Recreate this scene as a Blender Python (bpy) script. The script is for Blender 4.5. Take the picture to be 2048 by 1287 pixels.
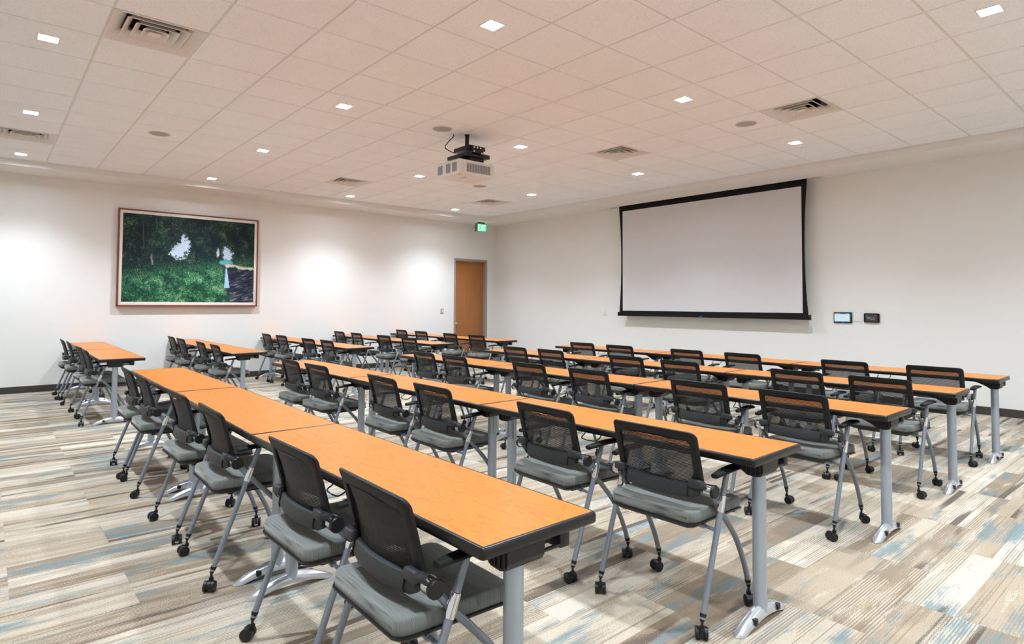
import bpy, bmesh, math, random
from mathutils import Vector, Matrix
R = math.radians
for o in list(bpy.data.objects): bpy.data.objects.remove(o)
scn = bpy.context.scene
COL = scn.collection
random.seed(7)

# ------------------------------------------------------------------ camera
F_PX, YAW, CY, PITCH, ROLL = 1219.5, .8594, 562.43, .0373, .0045
CAM_H = 1.3781
cd = bpy.data.cameras.new('camera'); cam = bpy.data.objects.new('camera', cd); COL.objects.link(cam)
cd.sensor_fit = 'HORIZONTAL'; cd.sensor_width = 36.0
cd.lens = F_PX / 2048 * 36; cd.shift_y = -(643.5 - CY) / 2048; cd.clip_start = .05; cd.clip_end = 60
c_, s_, cp_, sp_ = math.cos(YAW), math.sin(YAW), math.cos(PITCH), math.sin(PITCH)
fw = Vector((c_*cp_, s_*cp_, sp_)); r0 = Vector((s_, -c_, 0)); u0 = Vector((-sp_*c_, -sp_*s_, cp_))
rt = r0*math.cos(ROLL) + u0*math.sin(ROLL); up = -r0*math.sin(ROLL) + u0*math.cos(ROLL)
M = Matrix((rt, up, -fw)).transposed().to_4x4(); M.translation = (0, 0, CAM_H)
cam.matrix_world = M
scn.camera = cam
def project(p):
    v = Vector(p) - Vector((0, 0, CAM_H)); d = v.dot(fw)
    if d < .05: return None
    return 1024 + F_PX*v.dot(rt)/d, CY - F_PX*v.dot(up)/d
def in_view(pts, m=6):
    q = [project(p) for p in pts]; q = [a for a in q if a]
    if not q: return False
    return max(a[0] for a in q) > -m and min(a[0] for a in q) < 2048+m and max(a[1] for a in q) > -m and min(a[1] for a in q) < 1287+m

# ------------------------------------------------------------------ world, exposure
w = bpy.data.worlds.new('world'); scn.world = w; w.use_nodes = True
w.node_tree.nodes['Background'].inputs[0].default_value = (.8, .85, .9, 1)
w.node_tree.nodes['Background'].inputs[1].default_value = .05
vs = scn.view_settings
vs.view_transform = 'Standard'; vs.look = 'None'; vs.gamma = 1; vs.use_curve_mapping = False
vs.exposure = 1.05
LAMP_W = 146.0           # watts of each ceiling downlight
LAMP_CONE, LAMP_BLEND = R(121), 1.0
LAMP_COL = (.83, .96, 1.07)

# ------------------------------------------------------------------ room dimensions
XW, YW = 9.688, 11.892           # screen wall, picture wall
XN, YN = -1.77, -2.60            # the two walls behind the camera
ZC, ZS = 3.414, 3.325            # tile ceiling, lowered edge
FX, FY = 8.90, 11.165            # edges of the raised tile field
FXN, FYN = -.98, -1.88
T = .6096; GX, GY = 2.4422, 3.7261
TABLE_Z = .7358

# ------------------------------------------------------------------ material helpers
class NT:
    def __init__(s, name):
        s.m = bpy.data.materials.new(name); s.m.use_nodes = True
        s.t = s.m.node_tree; s.b = s.t.nodes['Principled BSDF']; s.n = s.t.nodes; s.l = s.t.links
    def new(s, kind, **kw):
        n = s.n.new(kind)
        for k, v in kw.items(): setattr(n, k, v)
        return n
    def inp(s, sock, v):
        if isinstance(v, bpy.types.NodeSocket): s.l.new(v, sock)
        elif isinstance(v, (tuple, list)) and len(v) == 3 and sock.type == 'RGBA': sock.default_value = (*v, 1)
        else: sock.default_value = v
    def math(s, op, a, b=0, c=None, clamp=False):
        n = s.new('ShaderNodeMath', operation=op, use_clamp=clamp)
        s.inp(n.inputs[0], a); s.inp(n.inputs[1], b)
        if c is not None: s.inp(n.inputs[2], c)
        return n.outputs[0]
    def vec(s, x, y, z=0):
        n = s.new('ShaderNodeCombineXYZ')
        for i, v in enumerate((x, y, z)): s.inp(n.inputs[i], v)
        return n.outputs[0]
    def sep(s, v):
        n = s.new('ShaderNodeSeparateXYZ'); s.l.new(v, n.inputs[0]); return n.outputs
    def noise(s, v, scale, detail=2, rough=.5, dist=0):
        n = s.new('ShaderNodeTexNoise'); s.l.new(v, n.inputs['Vector'])
        n.inputs['Scale'].default_value = scale; n.inputs['Detail'].default_value = detail
        n.inputs['Roughness'].default_value = rough; n.inputs['Distortion'].default_value = dist
        return n.outputs['Fac']
    def ramp(s, fac, stops, interp='LINEAR'):
        n = s.new('ShaderNodeValToRGB'); r = n.color_ramp; r.interpolation = interp
        while len(r.elements) < len(stops): r.elements.new(.5)
        for e, (p, c) in zip(r.elements, stops):
            e.position = p; e.color = (*c, 1) if len(c) == 3 else c
        s.l.new(fac, n.inputs[0]); return n.outputs[0]
    def mix(s, f, a, b, mode='MIX'):
        n = s.new('ShaderNodeMix', data_type='RGBA', blend_type=mode)
        s.inp(n.inputs[0], f); s.inp(n.inputs[6], a); s.inp(n.inputs[7], b); return n.outputs[2]
    def step(s, v, lo, hi):
        n = s.new('ShaderNodeMapRange', interpolation_type='SMOOTHSTEP')
        s.inp(n.inputs[0], v); n.inputs[1].default_value = lo; n.inputs[2].default_value = hi
        return n.outputs[0]
    def bump(s, h, strength=.2, dist=.002):
        n = s.new('ShaderNodeBump'); n.inputs['Strength'].default_value = strength; n.inputs['Distance'].default_value = dist
        s.l.new(h, n.inputs['Height']); s.l.new(n.outputs[0], s.b.inputs['Normal'])
    def set(s, **kw):
        for k, v in kw.items(): s.inp(s.b.inputs[k.replace('_', ' ')], v)
    def pos(s): return s.new('ShaderNodeNewGeometry').outputs['Position']
    def obj(s): return s.new('ShaderNodeTexCoord').outputs['Object']
def lin(r, g, b):
    f = lambda c: (c/255/12.92 if c/255 <= .04045 else ((c/255+.055)/1.055)**2.4)
    return f(r), f(g), f(b)
def simple(name, col, rough=.5, metal=0., spec=.5, noise=None, bump=None):
    t = NT(name); t.set(Roughness=rough, Metallic=metal, Specular_IOR_Level=spec)
    if noise:
        f = t.noise(t.obj(), noise[0], 3)
        a = tuple(c*(1-noise[1]) for c in col); b = tuple(min(1, c*(1+noise[1])) for c in col)
        t.set(Base_Color=t.ramp(f, [(.3, a), (.7, b)]))
        if bump: t.bump(f, bump[0], bump[1])
    else: t.set(Base_Color=col)
    return t.m
MT = {}
MT['wall'] = simple('wall_paint', (.84, .822, .792), .85, spec=.2, noise=(60, .008), bump=(.05, .001))
MT['soffit'] = simple('soffit_paint', (.82, .80, .77), .85, spec=.2, noise=(60, .008))
MT['trim_dark'] = simple('rubber_base', (.050, .040, .034), .5, noise=(30, .06))
MT['black'] = simple('black_plastic', (.0085, .0085, .0092), .42, spec=.4, noise=(400, .1), bump=(.08, .0004))
MT['black_soft'] = simple('black_arm_pad', (.007, .007, .007), .6, spec=.25, noise=(300, .1))
MT['graphite'] = simple('graphite_back_plastic', (.0105, .0105, .0112), .55, spec=.28, noise=(500, .1), bump=(.1, .0004))
MT['panel'] = simple('grey_lower_back', (.030, .031, .033), .5, spec=.4, noise=(500, .08), bump=(.1, .0004))
MT['mesh'] = simple('black_woven_mesh', (.006, .006, .006), .5, spec=.3, noise=(800, .2))
MT['rim'] = simple('table_rim', (.009, .0078, .007), .32, spec=.4, noise=(40, .12))
MT['silver'] = simple('silver_paint', (.235, .262, .305), .32, .5, noise=(300, .03))
MT['silver_leg'] = simple('silver_table_leg', (.40, .445, .51), .3, .45, noise=(300, .02))
MT['foot'] = simple('cast_foot', (.62, .635, .66), .22, .7, noise=(200, .02))
MT['chrome'] = simple('chrome', (.75, .75, .76), .08, 1., noise=(50, .02))
MT['white_plastic'] = simple('white_plastic', (.78, .76, .75), .4, noise=(200, .01))
MT['plate'] = simple('white_switch_plate', (.82, .81, .80), .4, noise=(200, .01))
MT['grey_slot'] = simple('grey_slot', (.30, .30, .30), .5, noise=(100, .03))
MT['grille'] = simple('projector_grille', (.30, .28, .275), .6, noise=(900, .25))
MT['frame_metal'] = simple('door_frame_paint', (.36, .31, .26), .5, noise=(80, .02))
MT['vent'] = simple('vent_enamel', (.74, .70, .66), .45, noise=(80, .01))
MT['duct'] = simple('duct_dark', (.018, .018, .02), .7, noise=(30, .2))
MT['grid'] = simple('ceiling_grid_enamel', (.74, .70, .67), .5, noise=(60, .01))
MT['speaker'] = simple('speaker_grille', (.40, .375, .34), .7, noise=(900, .15))
MT['sign_white'] = simple('sign_housing', (.6, .6, .58), .5, noise=(100, .02))
MT['screen_black'] = simple('screen_black_border', (.008, .008, .0085), .7, spec=.2, noise=(100, .05))
MT['screen_white'] = simple('screen_fabric', (.70, .685, .695), .9, spec=.1, noise=(20, .004))
MT['mahogany'] = simple('picture_frame_wood', (.20, .045, .025), .35, noise=(60, .2))
MT['mat'] = simple('picture_liner', (.80, .74, .68), .7, noise=(100, .01))
MT['yellow'] = simple('yellow_sticker', (.75, .48, .02), .5, noise=(60, .05))
MT['print_grey'] = simple('printed_grey', (.25, .25, .26), .6, noise=(60, .05))
MT['blue_label'] = simple('blue_label', (.02, .11, .6), .4, noise=(60, .05))
def emit(name, col, strength, base=(.02, .02, .02), rough=.3):
    t = NT(name); t.set(Base_Color=base, Emission_Color=col, Emission_Strength=strength, Roughness=rough)
    f = t.noise(t.obj(), 30, 1)
    t.set(Emission_Color=t.mix(f, tuple(c*.97 for c in col), col)); return t.m
MT['lens'] = emit('lamp_lens', (.84, .96, 1.07), 150.0, (.8, .8, .8))
MT['exit_green'] = emit('exit_panel_green', (.004, .50, .10), 1.1)
MT['exit_letter'] = emit('exit_letter_glow', (.34, 1, .60), 1.6)
MT['led_red'] = emit('red_led', (1, .12, .06), 2.5)
MT['lcd_white'] = emit('lcd_white', (.70, .90, .97), .42)
MT['lcd_navy'] = emit('lcd_navy', (.02, .12, .30), .4)
MT['lcd_cyan'] = emit('lcd_cyan', (.08, .55, .85), .4)
MT['lcd_red'] = emit('lcd_red', (.9, .16, .10), .4)
MT['lcd_grey'] = emit('lcd_grey', (.50, .64, .68), .38)
MT['lcd_dim'] = emit('lcd_dim_brown', (.045, .026, .024), .4, rough=.12)
MT['lcd_green'] = emit('lcd_green', (.25, .55, .18), .3)
MT['lcd_purple'] = emit('lcd_purple', (.45, .30, .75), .35)

def m_tile():
    t = NT('ceiling_tile_fibre'); p = t.pos()
    n = t.noise(p, 125, 2, .6); big = t.noise(p, 2.5, 1)
    spots = t.step(n, .60, .66)
    base = t.ramp(big, [(.3, (.89, .90, .925)), (.7, (.91, .92, .945))])
    t.set(Base_Color=t.mix(t.math('MULTIPLY', spots, .40), base, (.40, .34, .30)), Roughness=.95, Specular_IOR_Level=.1)
    t.bump(n, .25, .002); return t.m
MT['tile'] = m_tile()

def m_wood_top():
    t = NT('maple_laminate'); oi = t.new('ShaderNodeObjectInfo')
    x, y, z = t.sep(t.obj())
    off = t.math('MULTIPLY', oi.outputs['Random'], 40.0)
    v = t.vec(t.math('MULTIPLY', x, 7.0), t.math('MULTIPLY', t.math('ADD', y, off), 1.5), off)
    n = t.noise(v, 1.6, 3, .55, .6)
    rings = t.math('FRACT', t.math('MULTIPLY', n, 9.0))
    ring = t.step(t.math('ABSOLUTE', t.math('SUBTRACT', rings, .5)), .5, .30)
    fine = t.noise(t.vec(t.math('MULTIPLY', x, 260), t.math('MULTIPLY', y, 9), off), 1, 2)
    f = t.math('ADD', t.math('MULTIPLY', ring, .5), t.math('MULTIPLY', fine, .5))
    t.set(Base_Color=t.ramp(f, [(.2, (.46, .115, .011)), (.7, (.56, .165, .018))]), Roughness=.36, Specular_IOR_Level=.28)
    return t.m
MT['maple'] = m_wood_top()

def m_door():
    t = NT('door_veneer'); x, y, z = t.sep(t.obj())
    n = t.noise(t.vec(t.math('MULTIPLY', x, 45), y, t.math('MULTIPLY', z, 1.2)), 1, 4, .6)
    t.set(Base_Color=t.ramp(n, [(.3, (.36, .135, .040)), (.7, (.46, .185, .060))]), Roughness=.42, Specular_IOR_Level=.35); return t.m
MT['door'] = m_door()

def m_fabric():
    t = NT('striped_seat_fabric'); x, y, z = t.sep(t.obj())
    n = t.noise(t.vec(t.math('MULTIPLY', x, 900), t.math('MULTIPLY', y, 5), 3), 1, 1, .6)
    wv = t.noise(t.vec(t.math('MULTIPLY', x, 1500), t.math('MULTIPLY', y, 1500), t.math('MULTIPLY', z, 1500)), 1, 1)
    c = t.ramp(n, [(.33, (.055, .055, .050)), (.45, (.150, .155, .140)), (.65, (.215, .225, .206))])
    t.set(Base_Color=c, Roughness=.85, Specular_IOR_Level=.25, Sheen_Weight=.25)
    t.bump(wv, .15, .0006); return t.m
MT['fabric'] = m_fabric()

PL, PW, PX0, PY0 = .908, .448, .12, 3.70         # carpet plank length, width, phase
def m_carpet():
    t = NT('streaked_carpet'); x, y, z = t.sep(t.pos())
    fy = t.math('DIVIDE', t.math('SUBTRACT', y, PY0), PW); i = t.math('FLOOR', fy)
    par = t.math('FLOORED_MODULO', i, 2.0)
    fx = t.math('SUBTRACT', t.math('DIVIDE', t.math('SUBTRACT', x, PX0), PL), t.math('MULTIPLY', par, .5))
    j = t.math('FLOOR', fx)
    wn = t.new('ShaderNodeTexWhiteNoise', noise_dimensions='2D'); t.l.new(t.vec(i, j), wn.inputs['Vector'])
    r1, r2, r3 = t.sep(wn.outputs['Color'])
    u = t.math('ADD', x, t.math('MULTIPLY', r1, 37.0)); v = t.math('ADD', y, t.math('MULTIPLY', r2, 53.0))
    S = lambda a, b, det, rough=.5, dz=0: t.noise(t.vec(t.math('MULTIPLY', u, a), t.math('MULTIPLY', v, b), dz), 1, det, rough)
    ctr = lambda n, k: t.math('MULTIPLY', t.math('SUBTRACT', n, .5), k)
    def add(*a): return a[0] if len(a) == 1 else t.math('ADD', a[0], add(*a[1:]))
    def W(freq, seed, src=None):                                              # one random value per yarn band
        n = t.new('ShaderNodeTexWhiteNoise', noise_dimensions='1D')
        t.l.new(t.math('ADD', t.math('FLOOR', t.math('MULTIPLY', v if src is None else src, freq)), seed), n.inputs['W']); return n.outputs['Value']
    dith = t.noise(t.vec(t.math('MULTIPLY', x, 170), t.math('MULTIPLY', y, 300), 0), 1, 1)
    thread = S(1.6, 150, 2, .6, 9)
    cream, sand, taupe, umber = (.47, .392, .303), (.375, .297, .214), (.265, .200, .140), (.090, .066, .053)
    pale, blue = (.52, .448, .365), (.150, .205, .218)
    vw = add(v, ctr(S(1.1, 2.0, 2, .5, 2), .045))                             # bands drift a little along the plank
    z1, z2, z3 = W(7.5, .5, vw), W(7.5, 91.5, vw), W(26.0, 33.5, vw)
    a = add(t.math('MULTIPLY', z1, .75), ctr(S(1.3, 9, 3, .6, 5), .55), ctr(dith, .30), .12)
    base = t.ramp(a, [(.26, taupe), (.33, sand), (.44, sand), (.50, cream), (.66, cream), (.72, pale)])
    lines = t.step(add(t.math('SINE', t.math('MULTIPLY', v, 2*math.pi/.0125)), ctr(dith, 1.6)), .1, .5)
    zone = t.math('MULTIPLY', t.step(z2, .42, .46), t.step(add(S(2.2, 16, 3, .6, 13), ctr(dith, .2)), .44, .50))
    base = t.mix(t.math('MULTIPLY', t.math('MULTIPLY', lines, zone), .72), base, t.mix(t.step(z1, .35, .45), pale, (.215, .162, .116)))
    thin = t.math('MULTIPLY', t.step(W(175.0, 7.5), .90, .91), t.step(add(S(.9, 60, 2, .5, 17), ctr(dith, .3)), .42, .47))
    base = t.mix(t.math('MULTIPLY', thin, .6), base, (.19, .142, .104))
    base = t.mix(t.math('MULTIPLY', t.step(add(S(1.9, 14, 4, .62, 41), ctr(dith, .24)), .60, .635), .65), base, (.46, .395, .315))
    b = add(S(1.5, 6.5, 4, .62, 21), ctr(dith, .36), ctr(lines, .05))
    base = t.mix(t.math('MULTIPLY', t.step(b, .562, .60), .85), base, blue)
    dk = add(t.math('MULTIPLY', t.step(z3, .905, .91), .2), ctr(dith, .34), S(1.0, 7.0, 2, .5, 33))
    base = t.mix(t.math('MULTIPLY', t.step(dk, .69, .715), .85), base, umber)
    lo = t.mix(1.0, base, (.80, .79, .78), 'MULTIPLY'); hi = t.mix(1.0, base, (1.13, 1.13, 1.13), 'MULTIPLY')
    base = t.mix(t.step(dith, .32, .68), lo, hi)
    t.set(Base_Color=base, Roughness=.95, Specular_IOR_Level=.08)
    t.bump(add(dith, thread), .35, .003); return t.m
MT['carpet'] = m_carpet()

def m_painting():
    # flat landscape print: u across 0..1, v up 0..1
    t = NT('landscape_print'); x, y, z = t.sep(t.obj())
    u = t.math('DIVIDE', x, 2.114); v = t.math('DIVIDE', z, 1.484)
    P = t.vec(t.math('MULTIPLY', u, 1.42), v)
    n0 = t.noise(P, 3.2, 2, .5); n1 = t.noise(P, 9, 4, .6, .4); n2 = t.noise(P, 30, 4, .7, .6); n3 = t.noise(P, 75, 3, .7, .5)
    ctr = lambda n, k: t.math('MULTIPLY', t.math('SUBTRACT', n, .5), k)
    add = lambda *a: a[0] if len(a) == 1 else t.math('ADD', a[0], add(*a[1:]))
    leaf = add(t.math('MULTIPLY', n3, .55), t.math('MULTIPLY', n2, .30), t.math('MULTIPLY', n1, .45), ctr(n0, .25), -.12)
    trees = t.ramp(leaf, [(.46, (.002, .007, .012)), (.54, (.006, .020, .019)), (.60, (.020, .055, .036)), (.66, (.075, .14, .085)), (.74, (.20, .28, .20))])
    grass = t.ramp(leaf, [(.42, (.003, .024, .022)), (.50, (.010, .075, .038)), (.57, (.040, .18, .080)), (.63, (.16, .36, .18)), (.70, (.46, .62, .42))])
    lit = add(v, ctr(n0, .35), ctr(n1, .55), ctr(n2, .30), t.math('MULTIPLY', t.math('SUBTRACT', u, .45), -.22))
    col = t.mix(t.step(lit, .33, .50), grass, trees)
    def blob(cu, cv, ru, rv, k=1.0):
        d = add(t.math('POWER', t.math('DIVIDE', t.math('SUBTRACT', u, cu), ru), 2), t.math('POWER', t.math('DIVIDE', t.math('SUBTRACT', v, cv), rv), 2))
        return t.step(add(t.math('SQRT', d), ctr(n1, 1.6*k), ctr(n2, 2.4*k), ctr(n3, 1.6*k)), 1.02, .86)
    sky = (.47, .55, .66)
    for b in ((.405, .60, .060, .085), (.445, .68, .035, .09), (.365, .575, .035, .04), (.43, .755, .015, .05), (.775, .585, .040, .085), (.70, .60, .012, .05)):
        col = t.mix(blob(*b), col, sky)
    holes = t.math('MULTIPLY', t.step(n3, .67, .72), t.step(add(t.math('POWER', t.math('DIVIDE', t.math('SUBTRACT', u, .22), .22), 2), t.math('POWER', t.math('DIVIDE', t.math('SUBTRACT', v, .93), .10), 2)), 1.2, .5))
    col = t.mix(holes, col, (.36, .46, .60))
    col = t.mix(blob(.765, .490, .055, .035, .45), col, (.09, .38, .42))
    bank = t.math('SUBTRACT', t.math('SUBTRACT', u, .748), t.math('MULTIPLY', t.math('SUBTRACT', .45, v), .10))
    pathm = t.math('MULTIPLY', t.step(add(bank, ctr(n1, .10), ctr(n2, .08)), -.008, .008), t.step(add(v, t.math('MULTIPLY', u, .16), ctr(n1, .06), ctr(n2, .05)), .590, .565))
    dn = t.noise(t.vec(t.math('MULTIPLY', add(u, t.math('MULTIPLY', v, .5)), 7), t.math('MULTIPLY', add(v, t.math('MULTIPLY', u, -.4)), 22)), 1.4, 4, .65, .7)
    dirt = t.ramp(add(dn, t.math('MULTIPLY', t.math('SUBTRACT', .22, v), .22)), [(.42, (.010, .016, .030)), (.55, (.035, .045, .070)), (.63, (.13, .14, .15)), (.72, (.52, .47, .38))])
    col = t.mix(pathm, col, dirt)
    lip = t.math('MULTIPLY', t.step(t.math('ABSOLUTE', add(v, t.math('MULTIPLY', u, .16), ctr(n1, .06), ctr(n2, .06), -.577)), .022, .006), t.step(u, .752, .77))
    col = t.mix(lip, col, (.60, .56, .48))
    hw_ = add(t.math('MULTIPLY', t.math('SUBTRACT', .43, v), .075), .0035)
    sd = t.math('SUBTRACT', t.math('ABSOLUTE', add(u, t.math('MULTIPLY', v, .03), ctr(n2, .012), -.782)), hw_)
    stm = t.math('MULTIPLY', t.step(sd, .003, -.003), t.math('MULTIPLY', t.step(add(v, ctr(n3, .03)), .175, .185), t.step(v, .43, .41)))
    col = t.mix(stm, col, (.40, .58, .80))
    branch = t.step(t.math('ABSOLUTE', add(u, t.math('MULTIPLY', v, .34), ctr(n1, .05), -.985)), .007, .003)
    col = t.mix(t.math('MULTIPLY', t.math('MULTIPLY', branch, pathm), t.step(v, .17, .2)), col, (.012, .020, .035))
    for cu, v0, v1, wd, c in ((.205, .43, .54, .008, (.20, .20, .19)), (.535, .50, .66, .012, (.006, .008, .012)), (.15, .60, .92, .006, (.05, .05, .055))):
        tr = t.step(t.math('ABSOLUTE', add(u, t.math('MULTIPLY', v, .04), ctr(n1, .03), -cu-.02)), wd, wd*.6)
        col = t.mix(t.math('MULTIPLY', tr, t.math('MULTIPLY', t.step(v, v0-.01, v0+.01), t.step(v, v1+.03, v1-.03))), col, c)
    t.set(Base_Color=col, Roughness=.45, Specular_IOR_Level=.25); return t.m
MT['print'] = m_painting()

# ------------------------------------------------------------------ geometry helpers
def link(name, me, mat, parent=None, loc=None):
    o = bpy.data.objects.new(name, me); COL.objects.link(o)
    if mat is not None and not me.materials: me.materials.append(mat if not isinstance(mat, str) else MT[mat])
    if parent: o.parent = parent
    if loc: o.location = loc
    return o
def finish(bm, name, smooth=35):
    bmesh.ops.recalc_face_normals(bm, faces=bm.faces)
    me = bpy.data.meshes.new(name); bm.to_mesh(me); bm.free()
    if smooth:
        me.polygons.foreach_set('use_smooth', [True]*len(me.polygons)); me.set_sharp_from_angle(angle=R(smooth))
    return me
def add_box(bm, lo, hi, bevel=0, seg=2):
    b = bmesh.new(); bmesh.ops.create_cube(b, size=1)
    for v in b.verts: v.co = Vector([lo[i] + (v.co[i]+.5)*(hi[i]-lo[i]) for i in range(3)])
    if bevel: bmesh.ops.bevel(b, geom=b.edges[:], offset=bevel, segments=seg, affect='EDGES', profile=.5)
    merge(bm, b)
def merge(bm, b):
    mp = {}
    for v in b.verts: mp[v] = bm.verts.new(v.co)
    for f in b.faces: bm.faces.new([mp[v] for v in f.verts])
    b.free()
def loops(bm, rings, cap0=True, cap1=True, closed=False):
    vs_ = [[bm.verts.new(p) for p in r] for r in rings]; n = len(rings[0]); m = len(vs_)
    for a in range(m if closed else m-1):
        A, B = vs_[a], vs_[(a+1) % m]
        for i in range(n): bm.faces.new((A[i], A[(i+1) % n], B[(i+1) % n], B[i]))
    if not closed:
        if cap0: bm.faces.new(vs_[0][::-1])
        if cap1: bm.faces.new(vs_[-1])
def smooth_path(pts, k=5):
    P = [Vector(p) for p in pts]
    if len(P) < 3: return P
    out = []
    for i in range(len(P)-1):
        a, b, c, d = P[max(i-1, 0)], P[i], P[i+1], P[min(i+2, len(P)-1)]
        for s in range(k):
            t = s/k
            out.append(.5*((2*b) + (c-a)*t + (2*a-5*b+4*c-d)*t*t + (3*b-a-3*c+d)*t**3))
    out.append(P[-1]); return out
def add_tube(bm, pts, r, n=12, smooth=0, caps=True):
    P = smooth_path(pts, smooth) if smooth else [Vector(p) for p in pts]
    rad = r if isinstance(r, (list, tuple)) else [r]*len(P)
    d0 = (P[1]-P[0]).normalized(); ref = Vector((0, 1, 0)) if abs(d0.y) < .9 else Vector((1, 0, 0))
    rings = []
    for i, p in enumerate(P):
        d = (P[min(i+1, len(P)-1)] - P[max(i-1, 0)]).normalized()
        a = d.cross(ref).normalized(); b = a.cross(d).normalized()
        rings.append([p + rad[i]*(a*math.cos(2*math.pi*k/n) + b*math.sin(2*math.pi*k/n)) for k in range(n)])
    loops(bm, rings, caps, caps)
def rrect(hx, hy, r, n=4, cx=0, cy=0):
    out = []
    for sx, sy, a0 in ((1, 1, 0), (-1, 1, 90), (-1, -1, 180), (1, -1, 270)):
        for k in range(n+1):
            a = R(a0 + 90*k/n); out.append((cx + sx*(hx-r) + r*math.cos(a), cy + sy*(hy-r) + r*math.sin(a)))
    return out
def mesh_box(name, lo, hi, bevel=0, seg=2):
    bm = bmesh.new(); add_box(bm, lo, hi, bevel, seg); return finish(bm, name)
def mesh_boxes(name, L, bevel=0):
    bm = bmesh.new()
    for lo, hi in L: add_box(bm, lo, hi, bevel)
    return finish(bm, name)
def tag(o, label, cat, group=None):
    o['label'] = label; o['category'] = cat
    if group: o['group'] = group
    return o
def struct(o, label, cat):
    o['kind'] = 'structure'; o['label'] = label; o['category'] = cat; return o
def empty(name, loc=(0, 0, 0), rz=0):
    o = bpy.data.objects.new(name, None); COL.objects.link(o); o.location = loc; o.rotation_euler = (0, 0, rz)
    o.empty_display_size = .1; return o
def copy_tree(o, parent=None):
    c = o.copy(); COL.objects.link(c); c.parent = parent
    for ch in list(o.children): copy_tree(ch, c)
    return c

# ------------------------------------------------------------------ the room shell
floor = struct(link('floor', mesh_box('floor', (XN-.15, YN-.15, -.12), (XW+.15, YW+.15, -.006)), 'trim_dark'), 'carpeted floor of beige, taupe and blue streaked planks', 'floor')
cells = []
i0 = math.floor((YN-PY0)/PW); i1 = math.ceil((YW-PY0)/PW)
for i in range(i0, i1):
    off = PX0 + (i % 2)*PL/2
    for j in range(math.floor((XN-off)/PL), math.ceil((XW-off)/PL)):
        x0, x1 = max(off+j*PL, XN), min(off+(j+1)*PL, XW); y0, y1 = max(PY0+i*PW, YN), min(PY0+(i+1)*PW, YW)
        if x1-x0 > .01 and y1-y0 > .01: cells.append((x0, x1, y0, y1))
cells.sort(key=lambda c: ((c[0]+c[1])/2)**2 + ((c[2]+c[3])/2)**2)
cache, rest, n_tiles = {}, [], 0
for x0, x1, y0, y1 in cells:
    lx, ly = round(x1-x0, 4), round(y1-y0, 4)
    if n_tiles < 300 and in_view([(x0, y0, 0), (x1, y0, 0), (x0, y1, 0), (x1, y1, 0), ((x0+x1)/2, (y0+y1)/2, 0)]):
        if (lx, ly) not in cache:
            cache[(lx, ly)] = mesh_box('carpet_plank', (-lx/2+.0001, -ly/2+.0001, -.008), (lx/2-.0001, ly/2-.0001, 0), .0004, 1)
        link('carpet_plank', cache[(lx, ly)], 'carpet', floor, ((x0+x1)/2, (y0+y1)/2, 0)); n_tiles += 1
    else: rest.append((x0, x1, y0, y1))
bm = bmesh.new()
for x0, x1, y0, y1 in rest: add_box(bm, (x0+.0005, y0+.0005, -.008), (x1-.0005, y1-.0005, 0))
o = link('carpet_planks', finish(bm, 'carpet_planks', 0), 'carpet', floor); o['kind'] = 'stuff'

TH = .15
DX0, DX1, DZ = 8.426, 9.425, 2.468
wl = mesh_boxes('wall_left', [((XN-TH, YW, -.1), (DX0, YW+TH, 3.6)), ((DX1, YW, -.1), (XW+TH, YW+TH, 3.6)), ((DX0, YW, DZ), (DX1, YW+TH, 3.6))])
struct(link('wall_left', wl, 'wall'), 'off-white painted wall with the framed landscape and the door', 'wall')
struct(link('wall_right', mesh_box('wall_right', (XW, YN-TH, -.1), (XW+TH, YW, 3.6)), 'wall'), 'off-white painted wall behind the projection screen', 'wall')
struct(link('wall_back', mesh_box('wall_back', (XN-TH, YN-TH, -.1), (XN, YW, 3.6)), 'wall'), 'off-white painted wall behind the chairs, facing the screen', 'wall')
struct(link('wall_near', mesh_box('wall_near', (XN, YN-TH, -.1), (XW, YN, 3.6)), 'wall'), 'off-white painted wall facing the framed landscape', 'wall')
def base(name, lo, hi, lab): struct(link(name, mesh_box(name, lo, hi, .003, 1), 'trim_dark'), lab, 'baseboard')
base('baseboard_left', (XN, YW-.010, 0), (DX0, YW, .102), 'dark brown rubber baseboard under the framed landscape')
base('baseboard_corner', (DX1, YW-.010, 0), (XW-.010, YW, .102), 'short dark brown baseboard between the door and the corner')
base('baseboard_right', (XW-.010, YN, 0), (XW, YW, .102), 'dark brown rubber baseboard under the projection screen')
base('baseboard_back', (XN, YN, 0), (XN+.010, YW-.010, .102), 'dark brown rubber baseboard of the wall facing the screen')
base('baseboard_near', (XN+.010, YN, 0), (XW-.010, YN+.010, .102), 'dark brown rubber baseboard of the wall facing the landscape')

# ceiling: deck, lowered painted border, suspended tiles
SLOT = (9.46, 9.58, 3.90, 8.06)       # slot for the projection screen in the border
ceil = struct(link('ceiling', mesh_box('ceiling', (XN-TH, YN-TH, 3.60), (XW+TH, YW+TH, 3.68)), 'soffit'), 'suspended ceiling of square speckled tiles in a white grid', 'ceiling')
def trim(name, L, lab): struct(link(name, mesh_boxes(name, L), 'soffit'), lab, 'ceiling trim')
trim('trim_1', [((XN, FY, ZS), (XW, YW, 3.60))], 'lowered ceiling border above the framed landscape')
sx0, sx1, sy0, sy1 = SLOT
trim('trim_2', [((FX, FYN, ZS), (sx0, FY, 3.60)), ((sx1, FYN, ZS), (XW, FY, 3.60)), ((sx0, FYN, ZS), (sx1, sy0, 3.60)), ((sx0, sy1, ZS), (sx1, FY, 3.60))], 'lowered ceiling border holding the projection screen')
trim('trim_3', [((XN, FYN, ZS), (FXN, FY, 3.60))], 'lowered ceiling border along the wall facing the screen')
trim('trim_4', [((XN, YN, ZS), (XW, FYN, 3.60))], 'lowered ceiling border along the wall facing the landscape')
gx = lambda a: GX + a*T
gy = lambda b: GY + b*T
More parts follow.
